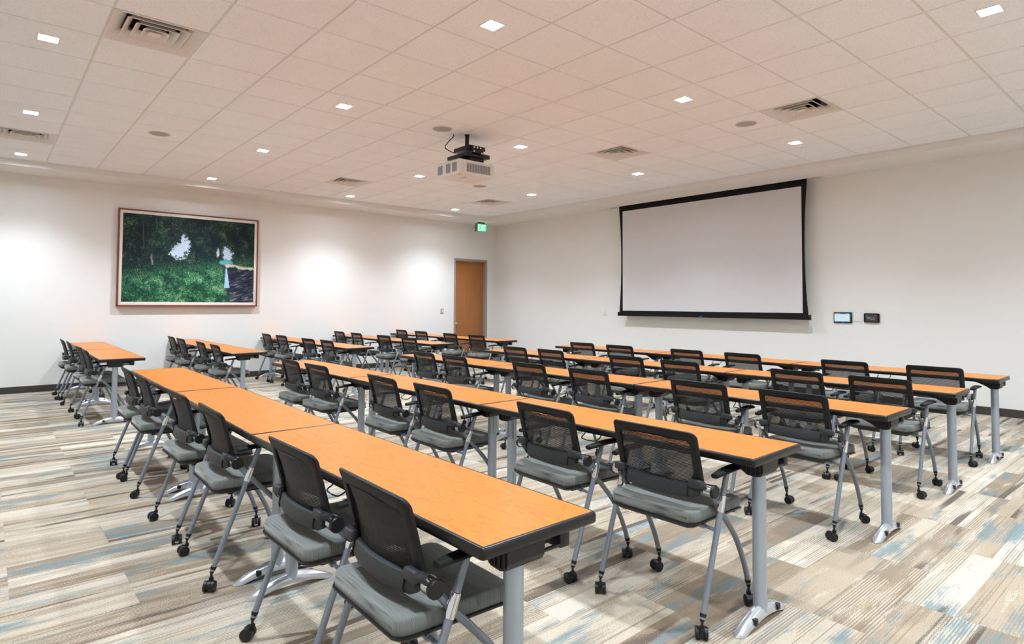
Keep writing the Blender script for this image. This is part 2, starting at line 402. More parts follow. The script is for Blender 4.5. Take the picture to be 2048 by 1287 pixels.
a_lo = math.ceil((FXN-GX)/T); a_hi = math.floor((FX-GX)/T); b_lo = math.ceil((FYN-GY)/T); b_hi = math.floor((FY-GY)/T)
xs = [FXN] + [gx(a) for a in range(a_lo, a_hi+1)] + [FX]; ai = [a_lo-1] + list(range(a_lo, a_hi+1))
ys = [FYN] + [gy(b) for b in range(b_lo, b_hi+1)] + [FY]; bi = [b_lo-1] + list(range(b_lo, b_hi+1))
LIGHT_A, LIGHT_B = (-4, 0, 4, 8), (11, 7, 3, -1, -5, -9)
VENTS = [(-3, 2), (6, -2), (-4, 9), (6, 2), (3, 9), (8, 9)]
SPKS = [(-2, 7), (2, 3), (6, -1), (6, 7)]
HL = .066                                # half opening of a downlight
def tile_mesh(lx, ly, hole):
    bm = bmesh.new(); g = .0085; d = .0075
    hx, hy = lx/2-g, ly/2-g
    R4 = lambda a, b, z: [(a, b, z), (-a, b, z), (-a, -b, z), (a, -b, z)]
    rings = [R4(lx/2-.003, ly/2-.003, .022), R4(lx/2-.003, ly/2-.003, d), R4(hx, hy, d), R4(hx, hy, .0025), R4(hx-.0025, hy-.0025, 0)]
    if hole: rings += [R4(HL+.001, HL+.001, 0), R4(HL+.001, HL+.001, .022)]; loops(bm, rings, False, False)
    else: loops(bm, rings, True, True)
    return finish(bm, 'ceiling_tile', 0)
cache, todo = {}, []
for ia in range(len(xs)-1):
    for ib in range(len(ys)-1):
        a, b = ai[ia], bi[ib]
        x0, x1, y0, y1 = xs[ia], xs[ia+1], ys[ib], ys[ib+1]
        if (a, b) in VENTS or x1-x0 < .04 or y1-y0 < .04: continue
        todo.append((((x0+x1)/2)**2 + ((y0+y1)/2)**2, (x0+x1)/2, (y0+y1)/2, round(x1-x0, 4), round(y1-y0, 4), a in LIGHT_A and b in LIGHT_B))
todo.sort(); n_ct = 0; rest = []
for d, x, y, lx, ly, hole in todo:
    if n_ct < 300 and in_view([(x+sx*lx/2, y+sy*ly/2, ZC) for sx in (-1, 1) for sy in (-1, 1)]):
        if (lx, ly, hole) not in cache: cache[(lx, ly, hole)] = tile_mesh(lx, ly, hole)
        link('ceiling_tile', cache[(lx, ly, hole)], 'tile', ceil, (x, y, ZC)); n_ct += 1
    else: rest.append((x, y, lx, ly, hole))
bm = bmesh.new()
for x, y, lx, ly, hole in rest:
    me = tile_mesh(lx, ly, hole); b = bmesh.new(); b.from_mesh(me); bmesh.ops.translate(b, verts=b.verts, vec=(x, y, ZC)); merge(bm, b); bpy.data.meshes.remove(me)
o = link('ceiling_tiles', finish(bm, 'ceiling_tiles', 0), 'tile', ceil); o['kind'] = 'stuff'
BW = .012
for a in range(a_lo, a_hi+1): link('grid_bar', mesh_box('grid_bar', (gx(a)-BW, FYN, ZC+.0055), (gx(a)+BW, FY, ZC+.030)), 'grid', ceil)
bar_parts = {}
for b in range(b_lo, b_hi+1):
    for ia in range(len(xs)-1):      # cross tees run between the main bars
        x0 = xs[ia] + (BW if ia else 0); x1 = xs[ia+1] - (BW if ia < len(xs)-2 else 0)
        k = round(x1-x0, 4)
        if k < .02: continue
        if k not in bar_parts: bar_parts[k] = mesh_box('cross_bar', (-k/2, -BW, .0058), (k/2, BW, .030))
        if in_view([(x0, gy(b), ZC), (x1, gy(b), ZC)]): link('cross_bar', bar_parts[k], 'grid', ceil, ((x0+x1)/2, gy(b), ZC))

# ------------------------------------------------------------------ downlights
def make_downlight():
    root = empty('downlight')
    bm = bmesh.new(); R4 = lambda a, z: [(a, a, z), (-a, a, z), (-a, -a, z), (a, -a, z)]
    loops(bm, [R4(HL+.006, .0), R4(HL+.006, -.004), R4(HL-.004, -.004), R4(HL-.005, .0)], False, False, closed=True)
    link('trim_ring', finish(bm, 'trim_ring', 0), 'white_plastic', root)
    bm = bmesh.new(); loops(bm, [R4(HL-.004, -.003), R4(HL-.008, .016), R4(HL, .016), R4(HL, -.003)], False, False, closed=True)
    link('reflector', finish(bm, 'reflector', 0), 'white_plastic', root)
    bm = bmesh.new(); loops(bm, [R4(HL+.0005, -.001), R4(HL+.0005, .055)], False, True); link('housing_can', finish(bm, 'housing_can', 0), 'white_plastic', root)
    link('lens', mesh_box('lens', (-HL+.007, -HL+.007, .012), (HL-.007, HL-.007, .018)), 'lens', root)
    ld = bpy.data.lights.new('lamp', 'SPOT'); ld.shadow_soft_size = .045; ld.energy = LAMP_W; ld.spot_size = LAMP_CONE; ld.spot_blend = LAMP_BLEND; ld.color = LAMP_COL
    lo = bpy.data.objects.new('lamp', ld); COL.objects.link(lo); lo.parent = root; lo.location = (0, 0, -.004)
    return root
dl = make_downlight(); first = True
ORD = ['first', 'second', 'third', 'fourth', 'fifth', 'sixth']
for ib, b in enumerate(LIGHT_B):
    for ia, a in enumerate(LIGHT_A):
        o = dl if first else copy_tree(dl); first = False
        o.location = (gx(a+.5), gy(b+.5), ZC)
        tag(o, 'square recessed downlight, %s row from picture wall, %s from screen wall' % (ORD[ib], ORD[3-ia]), 'ceiling light', 'square ceiling downlights')

# ------------------------------------------------------------------ air diffusers
def make_vent():
    root = empty('air_diffuser')
    def sq(a, z, r=.012): return [(x, y, z) for x, y in rrect(a, a, r, 3)]
    h = T/2-.004
    bm = bmesh.new()
    loops(bm, [sq(h, .006), sq(h, -.001), sq(h-.022, -.001), sq(h-.10, .058, .03), sq(h-.10, .062, .03), sq(h-.018, .006)], False, False, closed=True)
    link('frame', finish(bm, 'frame'), 'vent', root)
    for k, (a, z) in enumerate(((.205, .010), (.143, .006), (.085, .002))):
        bm = bmesh.new(); loops(bm, [sq(a, z), sq(a+.002, z-.004), sq(a-.006, z-.004), sq(a-.048, z+.040, .02), sq(a-.044, z+.042, .02)], False, False, closed=True)
        link('cone_ring', finish(bm, 'cone_ring'), 'vent', root)
    bm = bmesh.new(); loops(bm, [sq(.044, -.002), sq(.040, -.004), sq(.018, .020)], True, True)
    link('centre_cone', finish(bm, 'centre_cone'), 'vent', root)
    for s in (-1, 1):
        bm = bmesh.new(); add_tube(bm, [(-.2, -.2*s, .045), (0, 0, .022), (.2, .2*s, .045)], .0022, 6); link('support_wire', finish(bm, 'support_wire'), 'vent', root)
    bm = bmesh.new(); n = 24
    ring = lambda r, z: [(r*math.cos(2*math.pi*k/n), r*math.sin(2*math.pi*k/n), z) for k in range(n)]
    loops(bm, [ring(.19, .058), ring(.19, .17)], False, True); link('duct_collar', finish(bm, 'duct_collar'), 'duct', root)
    bm = bmesh.new(); loops(bm, [sq(.215, .050), sq(.215, .175)], False, True); link('back_pan', finish(bm, 'back_pan'), 'vent', root)
    return root
v0 = make_vent()
VLAB = ['large square air diffuser nearest the camera, upper left of the ceiling', 'square air diffuser right of the projector, nearest the camera on that side',
        'square air diffuser at the left picture edge, near the framed landscape', 'square air diffuser in line between projector and projection screen',
        'square air diffuser by the picture wall, left of the projector', 'square air diffuser nearest the exit sign corner']
for k, (a, b) in enumerate(VENTS):
    o = v0 if k == 0 else copy_tree(v0); o.location = (gx(a+.5), gy(b+.5), ZC); tag(o, VLAB[k], 'air vent', 'ceiling air diffusers')
# ceiling speakers
def make_speaker():
    root = empty('ceiling_speaker'); n = 32
    ring = lambda r, z: [(r*math.cos(2*math.pi*k/n), r*math.sin(2*math.pi*k/n), z) for k in range(n)]
    bm = bmesh.new(); loops(bm, [ring(.122, .0), ring(.122, -.003), ring(.117, -.006), ring(.108, -.006), ring(.107, .0)], False, False, closed=True)
    link('rim', finish(bm, 'rim'), 'vent', root)
    bm = bmesh.new(); loops(bm, [ring(.108, -.001), ring(.107, -.004), ring(.08, -.0055), ring(.03, -.0065)], True, True)
    link('grille', finish(bm, 'grille'), 'speaker', root); return root
s0 = make_speaker()
SLAB = ['round beige ceiling speaker above the framed landscape side, far left', 'round beige ceiling speaker right beside the projector mount', 'round beige ceiling speaker at right, beside an air diffuser', 'round beige ceiling speaker beyond and below the projector']
for k, (a, b) in enumerate(SPKS):
    o = s0 if k == 0 else copy_tree(s0); o.location = (gx(a+.5), gy(b+.5), ZC); tag(o, SLAB[k], 'speaker', 'round ceiling speakers')

# ------------------------------------------------------------------ door, switches, outlets
door = struct(empty('door_1', ((DX0+DX1)/2, YW, 0)), 'tall brown wood veneer door in a beige metal frame', 'door')
hw = (DX1-DX0)/2
fr = mesh_boxes('door_frame', [((-hw, -.012, 0), (-hw+.048, .15, DZ)), ((hw-.048, -.012, 0), (hw, .15, DZ)), ((-hw+.048, -.012, DZ-.052), (hw-.048, .15, DZ)),
    ((-hw+.048, .105, 0), (-hw+.062, .15, DZ-.052)), ((hw-.062, .07, 0), (hw-.048, .15, DZ-.052)), ((-hw+.048, .07, DZ-.066), (hw-.048, .15, DZ-.052))], .002)
link('door_frame', fr, 'frame_metal', door)
leaf = link('door_leaf', mesh_box('door_leaf', (-hw+.052, .075, .008), (hw-.052, .119, DZ-.056), .002), 'door', door)
bm = bmesh.new(); add_tube(bm, [(-hw+.115, .078, .915), (-hw+.115, .020, .915), (-hw+.125, .014, .915), (-hw+.25, .014, .915)], .010, 10); add_tube(bm, [(-hw+.115, .076, .915), (-hw+.115, .066, .915)], .027, 20)
link('lever_handle', finish(bm, 'lever_handle'), 'chrome', leaf)
bm = bmesh.new(); add_tube(bm, [(-hw+.085, .076, 1.03), (-hw+.085, .064, 1.03)], .022, 18); link('lock_cylinder', finish(bm, 'lock_cylinder'), 'chrome', leaf)
for dx in (.05, .15):
    bm = bmesh.new(); add_tube(bm, [(dx, .076, DZ-.075), (dx, .070, DZ-.075)], .008, 10); link('screw_cap', finish(bm, 'screw_cap'), 'chrome', leaf)
link('room_beyond', mesh_box('room_beyond', (-hw, .15, 0), (hw, .16, DZ)), 'duct', door)

def plate_left(name, x, z, lab, cat, kind):
    o = empty(name, (x, YW, z))
    link('cover_plate', mesh_box('cover_plate', (-.038, -.006, -.06), (.038, 0, .06), .002), 'plate' if kind != 'steel' else 'grey_slot', o)
    if kind == 'outlet':
        for dz in (-.022, .022):
            s = link('socket', mesh_box('socket', (-.017, -.0085, dz-.015), (.017, -.005, dz+.015), .003), 'white_plastic', o)
            link('slots', mesh_boxes('slots', [((-.008, -.0092, dz-.004), (-.005, -.008, dz+.008)), ((.005, -.0092, dz-.004), (.008, -.008, dz+.008))]), 'black', s)
    else: link('rocker', mesh_box('rocker', (-.016, -.010, -.033), (.016, -.005, .033), .002), 'white_plastic', o)
    tag(o, lab, cat)
plate_left('wall_switch', 8.091, 1.206, 'wall switch on picture wall left of the brown door', 'switch', 'steel')
plate_left('wall_outlet', 6.385, .437, 'white wall outlet low on picture wall behind the desks', 'outlet', 'outlet')
def plate_right(name, y, z, hy, hz, lab, cat, kids=()):
    o = empty(name, (XW, y, z))
    link('cover_plate', mesh_box('cover_plate', (-.007, -hy, -hz), (0, hy, hz), .002), 'plate', o)
    for n, lo, hi, m in kids: link(n, mesh_box(n, lo, hi, .001), m, o)
    tag(o, lab, cat); return o
plate_right('screen_switch', 8.293, 1.211, .036, .058, 'white wall switch left of the projection screen', 'switch', [('rocker', (-.011, -.016, -.033), (-.006, .016, .033), 'white_plastic')])
plate_right('blank_plate', 3.461, 1.205, .058, .058, 'blank square white cover plate between the two touch panels', 'wall plate')

# touch panels on the screen wall (image left = +y)
tp = tag(empty('touch_panel', (XW, 3.671, 1.2015)), 'black touch panel with bright lit screen right of projection screen', 'touch panel')
bz = link('bezel', mesh_box('bezel', (-.022, -.128, -.081), (0, .128, .081), .004), 'black', tp)
def scr(n, y0, y1, z0, z1, m, par, d=.0226): return link(n, mesh_box(n, (-d-.0004, min(y0, y1), z0), (-.015, max(y0, y1), z1)), m, par)
lcd = scr('display', .116, -.098, -.068, .066, 'lcd_white', tp)
scr('header_bar', .116, -.098, .051, .066, 'lcd_navy', lcd, .0230); scr('red_tab', .116, .084, .053, .066, 'lcd_red', lcd, .0234)
scr('header_text', .080, .030, .055, .062, 'lcd_grey', lcd, .0234); scr('clock', -.046, -.094, .054, .063, 'lcd_cyan', lcd, .0234)
scr('footer_bar', .116, -.098, -.068, -.055, 'lcd_navy', lcd, .0230)
for yy in (.108, .092, .076, .006, -.004, -.072, -.088): scr('footer_icon', yy, yy-.009, -.065, -.058, 'lcd_cyan', lcd, .0234)
scr('text_line', .055, -.035, .006, .009, 'lcd_grey', lcd, .0230); scr('text_line', .040, -.022, -.010, -.007, 'lcd_grey', lcd, .0230)
for k, zz in enumerate((.05, .027, .004, -.022, -.046)): scr('side_button', -.108, -.116, zz-.004, zz+.004, 'lcd_cyan' if k < 3 else 'lcd_green', tp, .0226)
scr('maker_mark', .010, -.018, -.077, -.074, 'grey_slot', tp, .0226)
tp2 = tag(empty('touch_panel', (XW, 3.279, 1.203)), 'smaller black rounded touch panel with dim dark display, farther right', 'touch panel')
bm = bmesh.new(); loops(bm, [[(x, y, z) for y, z in rrect(.101, .067, .016, 5)] for x in (0, -.026)] + [[(-.030, y, z) for y, z in rrect(.097, .063, .014, 5)]])
link('bezel', finish(bm, 'bezel'), 'black', tp2)
lcd2 = scr('display', .078, -.076, -.048, .048, 'lcd_dim', tp2, .0306)
for y0, y1, z0, z1, m in ((.048, .040, -.012, .018, 'lcd_cyan'), (.040, .030, -.016, -.010, 'lcd_cyan'), (.026, .020, -.012, .010, 'lcd_green'), (.014, -.002, -.010, -.004, 'lcd_green'), (.010, -.002, .004, .009, 'lcd_green'),
                          (-.024, -.034, -.008, .008, 'lcd_purple'), (.012, -.046, -.024, -.018, 'lcd_purple'), (.068, .060, 0, .035, 'lcd_navy')):
    scr('logo_stroke', y0, y1, z0, z1, m, lcd2, .0312)

# ------------------------------------------------------------------ projection screen
SX = 9.52
ps = tag(empty('projection_screen', (SX, 5.94, 1.16)), 'large white projection screen with black border hanging from the ceiling border', 'projection screen')
yl, yr = 7.690-5.94, 4.190-5.94        # white area, local y
def edge(sgn, z):                      # outer edge of the tensioned black side border
    t = (z-.0)/(3.325-1.16); y = yl if sgn > 0 else -yr
    return sgn*(y + .034 + .055*abs(2*t-1)**2.0)
zb, zt = 1.262-1.16, 3.224-1.16; ztop = 3.40-1.16
bm = bmesh.new(); N = 24
rings = []
for k in range(N+1):
    z = .03 + (ztop-.03)*k/N; a, b = edge(1, min(z, 3.325-1.16)), edge(-1, min(z, 3.325-1.16))
    rings.append([(-.0015, b, z), (-.0015, a, z), (.0015, a, z), (.0015, b, z)])
loops(bm, rings); link('black_border', finish(bm, 'black_border', 0), 'screen_black', ps)
link('viewing_surface', mesh_box('viewing_surface', (-.0032, yr, zb), (-.0016, yl, zt)), 'screen_white', ps)
bar = link('bottom_bar', mesh_box('bottom_bar', (-.018, edge(-1, 0)-.03, 0), (.018, edge(1, 0)+.03, .040), .006), 'screen_black', ps)
for s in (-1, 1):
    y = edge(s, 0)+s*.03; link('end_cap', mesh_box('end_cap', (-.022, min(y, y-s*.025), -.004), (.022, max(y, y-s*.025), .075), .004), 'black', bar)
link('blue_maker_label', mesh_box('blue_maker_label', (-.0188, -.02, .010), (-.017, .045, .026)), 'blue_label', bar)
for s in (-1, 1):
    bm = bmesh.new(); add_tube(bm, [(0, edge(s, .04 + (2.1-.04)*k/16)+s*.002, .04 + (2.1-.04)*k/16) for k in range(17)], .002, 6); link('tension_cord', finish(bm, 'tension_cord'), 'black', ps)
    for k in range(10):
        z = .16 + k*.205; link('cord_tab', mesh_box('cord_tab', (-.004, edge(s, z)-.006, z-.010), (.004, edge(s, z)+.006, z+.010), .002), 'black', ps)
link('slot_lip', mesh_boxes('slot_lip', [((sx0-SX-.018, sy0-5.94-.02, ZS-1.16-.004), (sx0-SX+.004, sy1-5.94+.02, ZS-1.16+.0)), ((sx1-SX-.004, sy0-5.94-.02, ZS-1.16-.004), (sx1-SX+.018, sy1-5.94+.02, ZS-1.16+.0))]), 'soffit', ps)

# ------------------------------------------------------------------ framed picture
pic = tag(empty('framed_picture', (1.618, YW, 1.313)), 'large framed landscape of green trees and a stream', 'picture')
PWd, PHt = 2.243, 1.626
fr = .022
link('frame', mesh_boxes('frame', [((0, -.075, 0), (fr, 0, PHt)), ((PWd-fr, -.075, 0), (PWd, 0, PHt)), ((fr, -.075, 0), (PWd-fr, 0, fr)), ((fr, -.075, PHt-fr), (PWd-fr, 0, PHt))], .002), 'mahogany', pic)
link('liner', mesh_boxes('liner', [((fr, -.066, fr), (.066, -.02, PHt-fr)), ((PWd-.066, -.066, fr), (PWd-fr, -.02, PHt-fr)), ((.066, -.066, fr), (PWd-.066, -.02, .074)), ((.066, -.066, PHt-.070), (PWd-.066, -.02, PHt-fr))], .0015), 'mat', pic)
link('print', mesh_box('print', (0, -.006, 0), (2.114, 0, 1.484)), 'print', pic, (.0645, -.05, .073))

# ------------------------------------------------------------------ exit sign
ex = tag(empty('exit_sign', (8.93, 11.50, 3.325)), 'green lit EXIT sign hanging near the corner above the door', 'exit sign')
bm = bmesh.new(); loops(bm, [[(x, y, z) for x, y in rrect(.10-k, .045-k, .04-k, 5)] for z, k in ((0, 0), (-.018, 0), (-.026, .012))]); link('canopy', finish(bm, 'canopy'), 'black', ex)
hs = link('housing', mesh_box('housing', (-.152, -.022, -.222), (.152, .022, -.028), .003), 'sign_white', ex)
link('end_plate', mesh_box('end_plate', (-.156, -.020, -.222), (-.1515, .020, -.028), .001), 'black', ex)
link('green_face', mesh_box('green_face', (-.118, -.0235, -.205), (.135, -.021, -.045)), 'exit_green', ex)
def letter(n, L):
    bm = bmesh.new()
    for (x0, z0, x1, z1) in L:
        d = Vector((x1-x0, 0, z1-z0)); l = d.length; d.normalize(); nrm = Vector((d.z, 0, -d.x))*.0085
        p, q = Vector((x0, 0, z0)), Vector((x1, 0, z1))
        loops(bm, [[(p+nrm)+Vector((0, y, 0)), (q+nrm)+Vector((0, y, 0)), (q-nrm)+Vector((0, y, 0)), (p-nrm)+Vector((0, y, 0))] for y in (-.0262, -.0236)])
    link(n, finish(bm, n, 0), 'exit_letter', ex)
b_, t_ = -.192, -.058; m_ = (b_+t_)/2
letter('letter_e', [(-.095, b_, -.095, t_), (-.095, t_-.008, -.045, t_-.008), (-.095, m_, -.052, m_), (-.095, b_+.008, -.045, b_+.008)])
letter('letter_x', [(-.032, b_, .022, t_), (-.032, t_, .022, b_)])
letter('letter_i', [(.042, b_, .042, t_)])
letter('letter_t', [(.062, t_-.008, .122, t_-.008), (.092, b_, .092, t_-.008)])

# ------------------------------------------------------------------ projector
pj = tag(empty('projector', (4.10, 5.70, 2.895)), 'white ceiling projector with grey vent grilles hung on a black mount', 'projector')
bx, by, bz_ = .54, .475, .172
bm = bmesh.new(); add_box(bm, (0, 0, 0), (bx, by, bz_), .018, 4); body = link('housing', finish(bm, 'housing'), 'white_plastic', pj)
def grille(par, axis, a0, a1, z0, z1):
    bm = bmesh.new()
    if axis == 'y': add_box(bm, (a0, -.0012, z0), (a1, .004, z1))
    else: add_box(bm, (-.0012, a0, z0), (.004, a1, z1))
    g = link('vent_grille', finish(bm, 'vent_grille', 0), 'grille', par)
    bm = bmesh.new(); n = 12
    for k in range(n):
        z = z0 + (z1-z0)*(k+.5)/n
        if axis == 'y': add_box(bm, (a0, -.0026, z-.0022), (a1, -.001, z+.0022))
        else: add_box(bm, (-.0026, a0, z-.0022), (-.001, a1, z+.0022))
    link('louvres', finish(bm, 'louvres', 0), 'grey_slot', g)
for k in range(9): grille(body, 'y', .108+k*.0395, .108+k*.0395+.033, .030, .132)
for k, a0 in enumerate((.040, .072, .104, .168, .200, .232, .330, .362, .394)): grille(body, 'x', a0+.01, a0+.037, .030, .138)
for x in (.045, .468):
    for k in range(6): link('printed_mark', mesh_box('printed_mark', (x, -.0008, .040+k*.016), (x+.042-.006*(k % 3), .002, .047+k*.016)), 'vent', body)
link('warning_sticker', mesh_box('warning_sticker', (.035, .045, -.0008), (.085, .10, .002)), 'yellow', body)
for k in range(7): link('maker_mark', mesh_box('maker_mark', (.20, .15+k*.017, -.0008), (.212, .15+k*.017+.012, .002)), 'print_grey', body)
for k in range(5): link('maker_mark', mesh_box('maker_mark', (.08, .20+k*.014, -.0008), (.086, .20+k*.014+.010, .002)), 'vent', body)
link('status_light', mesh_box('status_light', (.50, .36, -.001), (.508, .366, .002)), 'led_red', body)
bm = bmesh.new(); add_tube(bm, [(bx-.004, .24, .09), (bx+.03, .24, .09), (bx+.045, .24, .09)], [.060, .060, .054], 24); link('lens_barrel', finish(bm, 'lens_barrel'), 'black', pj)
for x, y in ((.03, .03), (.50, .06), (.05, .44), (.48, .44)):
    bm = bmesh.new(); add_tube(bm, [(x, y, bz_-.002), (x, y, bz_+.012)], .013, 14); link('foot', finish(bm, 'foot'), 'black', pj)
px_, py_ = 4.337-4.10, 5.873-5.70; zc_ = ZC-2.895
bm = bmesh.new(); add_tube(bm, [(px_, py_, .36), (px_, py_, zc_)], .024, 20); add_tube(bm, [(px_, py_, zc_-.008), (px_, py_, zc_-.0005)], .031, 20); link('mount_pole', finish(bm, 'mount_pole'), 'black', pj)
link('upper_bracket', mesh_boxes('upper_bracket', [((px_-.06, py_-.115, .325), (px_+.19, py_+.19, .372))], .004), 'black', pj)
sp = link('adjuster_plate', mesh_boxes('adjuster_plate', [((px_-.03, py_-.130, .262), (px_+.15, py_-.114, .368))], .003), 'black', pj)
for x, z in ((0, .345), (.048, .345), (.096, .345), (0, .298), (.115, .285)):
    bm = bmesh.new(); add_tube(bm, [(px_+x+.005, py_-.128, z), (px_+x+.005, py_-.140, z)], .011, 14); link('bolt', finish(bm, 'bolt'), 'chrome', sp)
link('lower_bracket', mesh_boxes('lower_bracket', [((px_-.10, py_-.13, .236), (px_+.25, py_-.09, .285)), ((px_-.10, py_-.09, .236), (px_-.06, py_+.27, .280)), ((px_-.06, py_-.09, .238), (px_+.25, py_+.10, .252))], .004), 'black', pj)
link('mount_plate', mesh_boxes('mount_plate', [((px_-.02, py_-.10, bz_), (px_+.18, py_+.14, .240))], .004), 'black', pj)
bm = bmesh.new(); q0 = Vector((4.337, 5.873, 0))
add_tube(bm, [(4.20, 5.965, ZC-.0005), (4.20, 5.965, ZC-.03), (4.165, 6.00, 3.335), (4.128, 6.03, 3.265), (4.15, 5.99, 3.215), (4.212, 5.93, 3.178)], .0055, 8, 6)
tag(link('projector_cable', finish(bm, 'projector_cable'), 'black'), 'thin black cable curving from ceiling down to projector mount', 'cable')

# ------------------------------------------------------------------ training tables
TW, TL = .457, 1.829
LEGX, LEGY, LEGY2 = .165, .066, .130
def make_table():
    root = empty('training_table')             # origin: near end of the chair-side edge; x across, y along
    def rr(ins, z, r=.014): return [(x, y, z) for x, y in rrect(TW/2-ins, TL/2-.0015-ins, max(r-ins, .002), 4, TW/2, TL/2)]
    Z = TABLE_Z; bm = bmesh.new()
    loops(bm, [rr(.03, Z-.034), rr(.004, Z-.0345), rr(0, Z-.030), rr(0, Z-.009), rr(.0035, Z-.0025), rr(.008, Z), rr(.0115, Z), rr(.0125, Z-.002)], True, False)
    link('edge_band', finish(bm, 'edge_band', 50), 'rim', root)
    bm = bmesh.new(); loops(bm, [rr(.0120, Z-.004), rr(.0120, Z-.0006)], False, True); link('tabletop', finish(bm, 'tabletop', 30), 'maple', root)
    col_m = None
    for end in (0, 1):
        y = LEGY if end == 0 else TL-LEGY2; s = 1 if end == 0 else -1          # s: towards table middle
        bm = bmesh.new(); add_tube(bm, [(LEGX, y, .045), (LEGX, y, .665)], .0295, 24); leg = link('leg', finish(bm, 'leg', 30), 'silver_leg', root)
        bm = bmesh.new(); rings = []; hl = .215; N = 20
        for k in range(N+1):
            q = -1 + 2*k/N; x = LEGX + hl*q
            top = .006 + .072*(1-abs(q)**1.7)**.9 if abs(q) < 1 else .006
            bot = .0015 + .030*max(0, 1-(q/.8)**2)
            wd = .030*(1-.25*abs(q)**2)*math.sqrt(max(0.02, 1-max(0, (abs(q)-.86)/.14)**2))
            top = max(top, bot+.004)
            rings.append([(x, y+wd*math.cos(a), bot + (top-bot)*max(0, math.sin(a))**.7) for a in [math.pi*j/10 for j in range(11)]])
        loops(bm, rings); link('foot', finish(bm, 'foot', 40), 'foot', leg)
        for q in (-.46, .50):
            x = LEGX + hl*q; yo = y - s*.026
            link('foot_clip', mesh_box('foot_clip', (x-.012, yo-.010, .026), (x+.012, yo+.010, .052), .003), 'black', leg)
        bm = bmesh.new()                                                      # cast bracket, tapering towards the middle
        prof = [(-.052, .702), (-.052, .662), (-.042, .643), (-.020, .637), (.022, .640), (.050, .660), (.085, .676), (.125, .692), (.160, .702)]
        loops(bm, [[(x, y+s*p, z) for p, z in (prof if s > 0 else prof[::-1])] for x in (.098, .240)]); br = link('bracket', finish(bm, 'bracket', 20), 'black', leg)
        ribs = bmesh.new()
        for k in range(7):
            p = -.040+k*.021; zb_ = .645 if p < .02 else .645+(p-.02)*.52
            add_box(ribs, (.092, y+s*p-.004, zb_), (.100, y+s*p+.004, .702), .002, 1)
        link('rib', finish(ribs, 'rib', 0), 'black', br)
        link('rear_bracket', mesh_box('rear_bracket', (.306, min(y-s*.05, y+s*.05), .652), (.349, max(y-s*.05, y+s*.05), .702), .008), 'black', leg)
        link('bracket_channel', mesh_box('bracket_channel', (.238, min(y-s*.028, y+s*.05), .672), (.308, max(y-s*.028, y+s*.05), .702), .002), 'black', leg)
        bm = bmesh.new(); add_tube(bm, [(.235, y-s*.044, .664), (.312, y-s*.044, .664)], .006, 8); link('tilt_bar', finish(bm, 'tilt_bar'), 'black', leg)
    bm = bmesh.new(); m = TL/2
    add_tube(bm, [(.05, m-.055, .702), (.035, m-.055, .684), (.006, m-.050, .668), (.002, m, .664), (.006, m+.050, .668), (.035, m+.055, .684), (.05, m+.055, .702)], .0032, 6, 3)
    link('release_handle', finish(bm, 'release_handle'), 'black', root)
    bm = bmesh.new(); add_tube(bm, [(.25, .16, .690), (.25, TL-.16, .690)], .009, 8); link('tie_rod', finish(bm, 'tie_rod'), 'black', root)
    return root
t0 = make_table(); first = True
LONG = {1: [(1.005, 1.295), (.995, 3.12), (1.035, 4.945), (1.055, 6.76)],
        2: [(2.440, 1.278), (2.406, 3.10), (2.390, 4.93), (2.371, 6.75)],
        3: [(3.995, 1.270), (3.975, 3.095), (3.935, 4.92), (3.940, 6.74)],
        4: [(5.405, 1.284), (5.350, 3.095), (5.322, 4.92), (5.292, 6.74)],
        5: [(6.746, 1.277), (6.730, 3.10), (6.745, 4.93), (6.716, 6.75)]}
SHORT = {1: (.976, 1.02, 8.222), 2: (2.379, 2.40, 8.215), 3: (3.934, 3.95, 8.215), 4: (5.388, 5.384, 8.206), 5: (6.768, 6.72, 8.215)}
def place_table(x, y, dx, lab, grp):
    global first
    o = t0 if first else copy_tree(t0); first = False
    o.location = (x, y, 0); o.rotation_euler = (0, 0, -math.asin(max(-1, min(1, dx/TL)))); tag(o, lab, 'table', grp)
for r, L in LONG.items():
    for k in range(3):
        (x, y), (x2, y2) = L[k], L[k+1]
        place_table(x, 1.278+k*(TL+.0015), x2-x, 'orange wood-top training table, %s of the %s long desk row from camera' % (('near end', 'middle', 'far end')[k], ORD[r-1]), 'tables of the long desk rows')
for r, (xa, xb, y) in SHORT.items():
    for k in range(2):
        place_table(xa+(xb-xa)*k/2, y+k*(TL+.0015), (xb-xa)/2, 'orange wood-top training table, %s end of the %s short desk row' % (('aisle', 'wall')[k], ORD[r-1]), 'tables of the short desk rows')

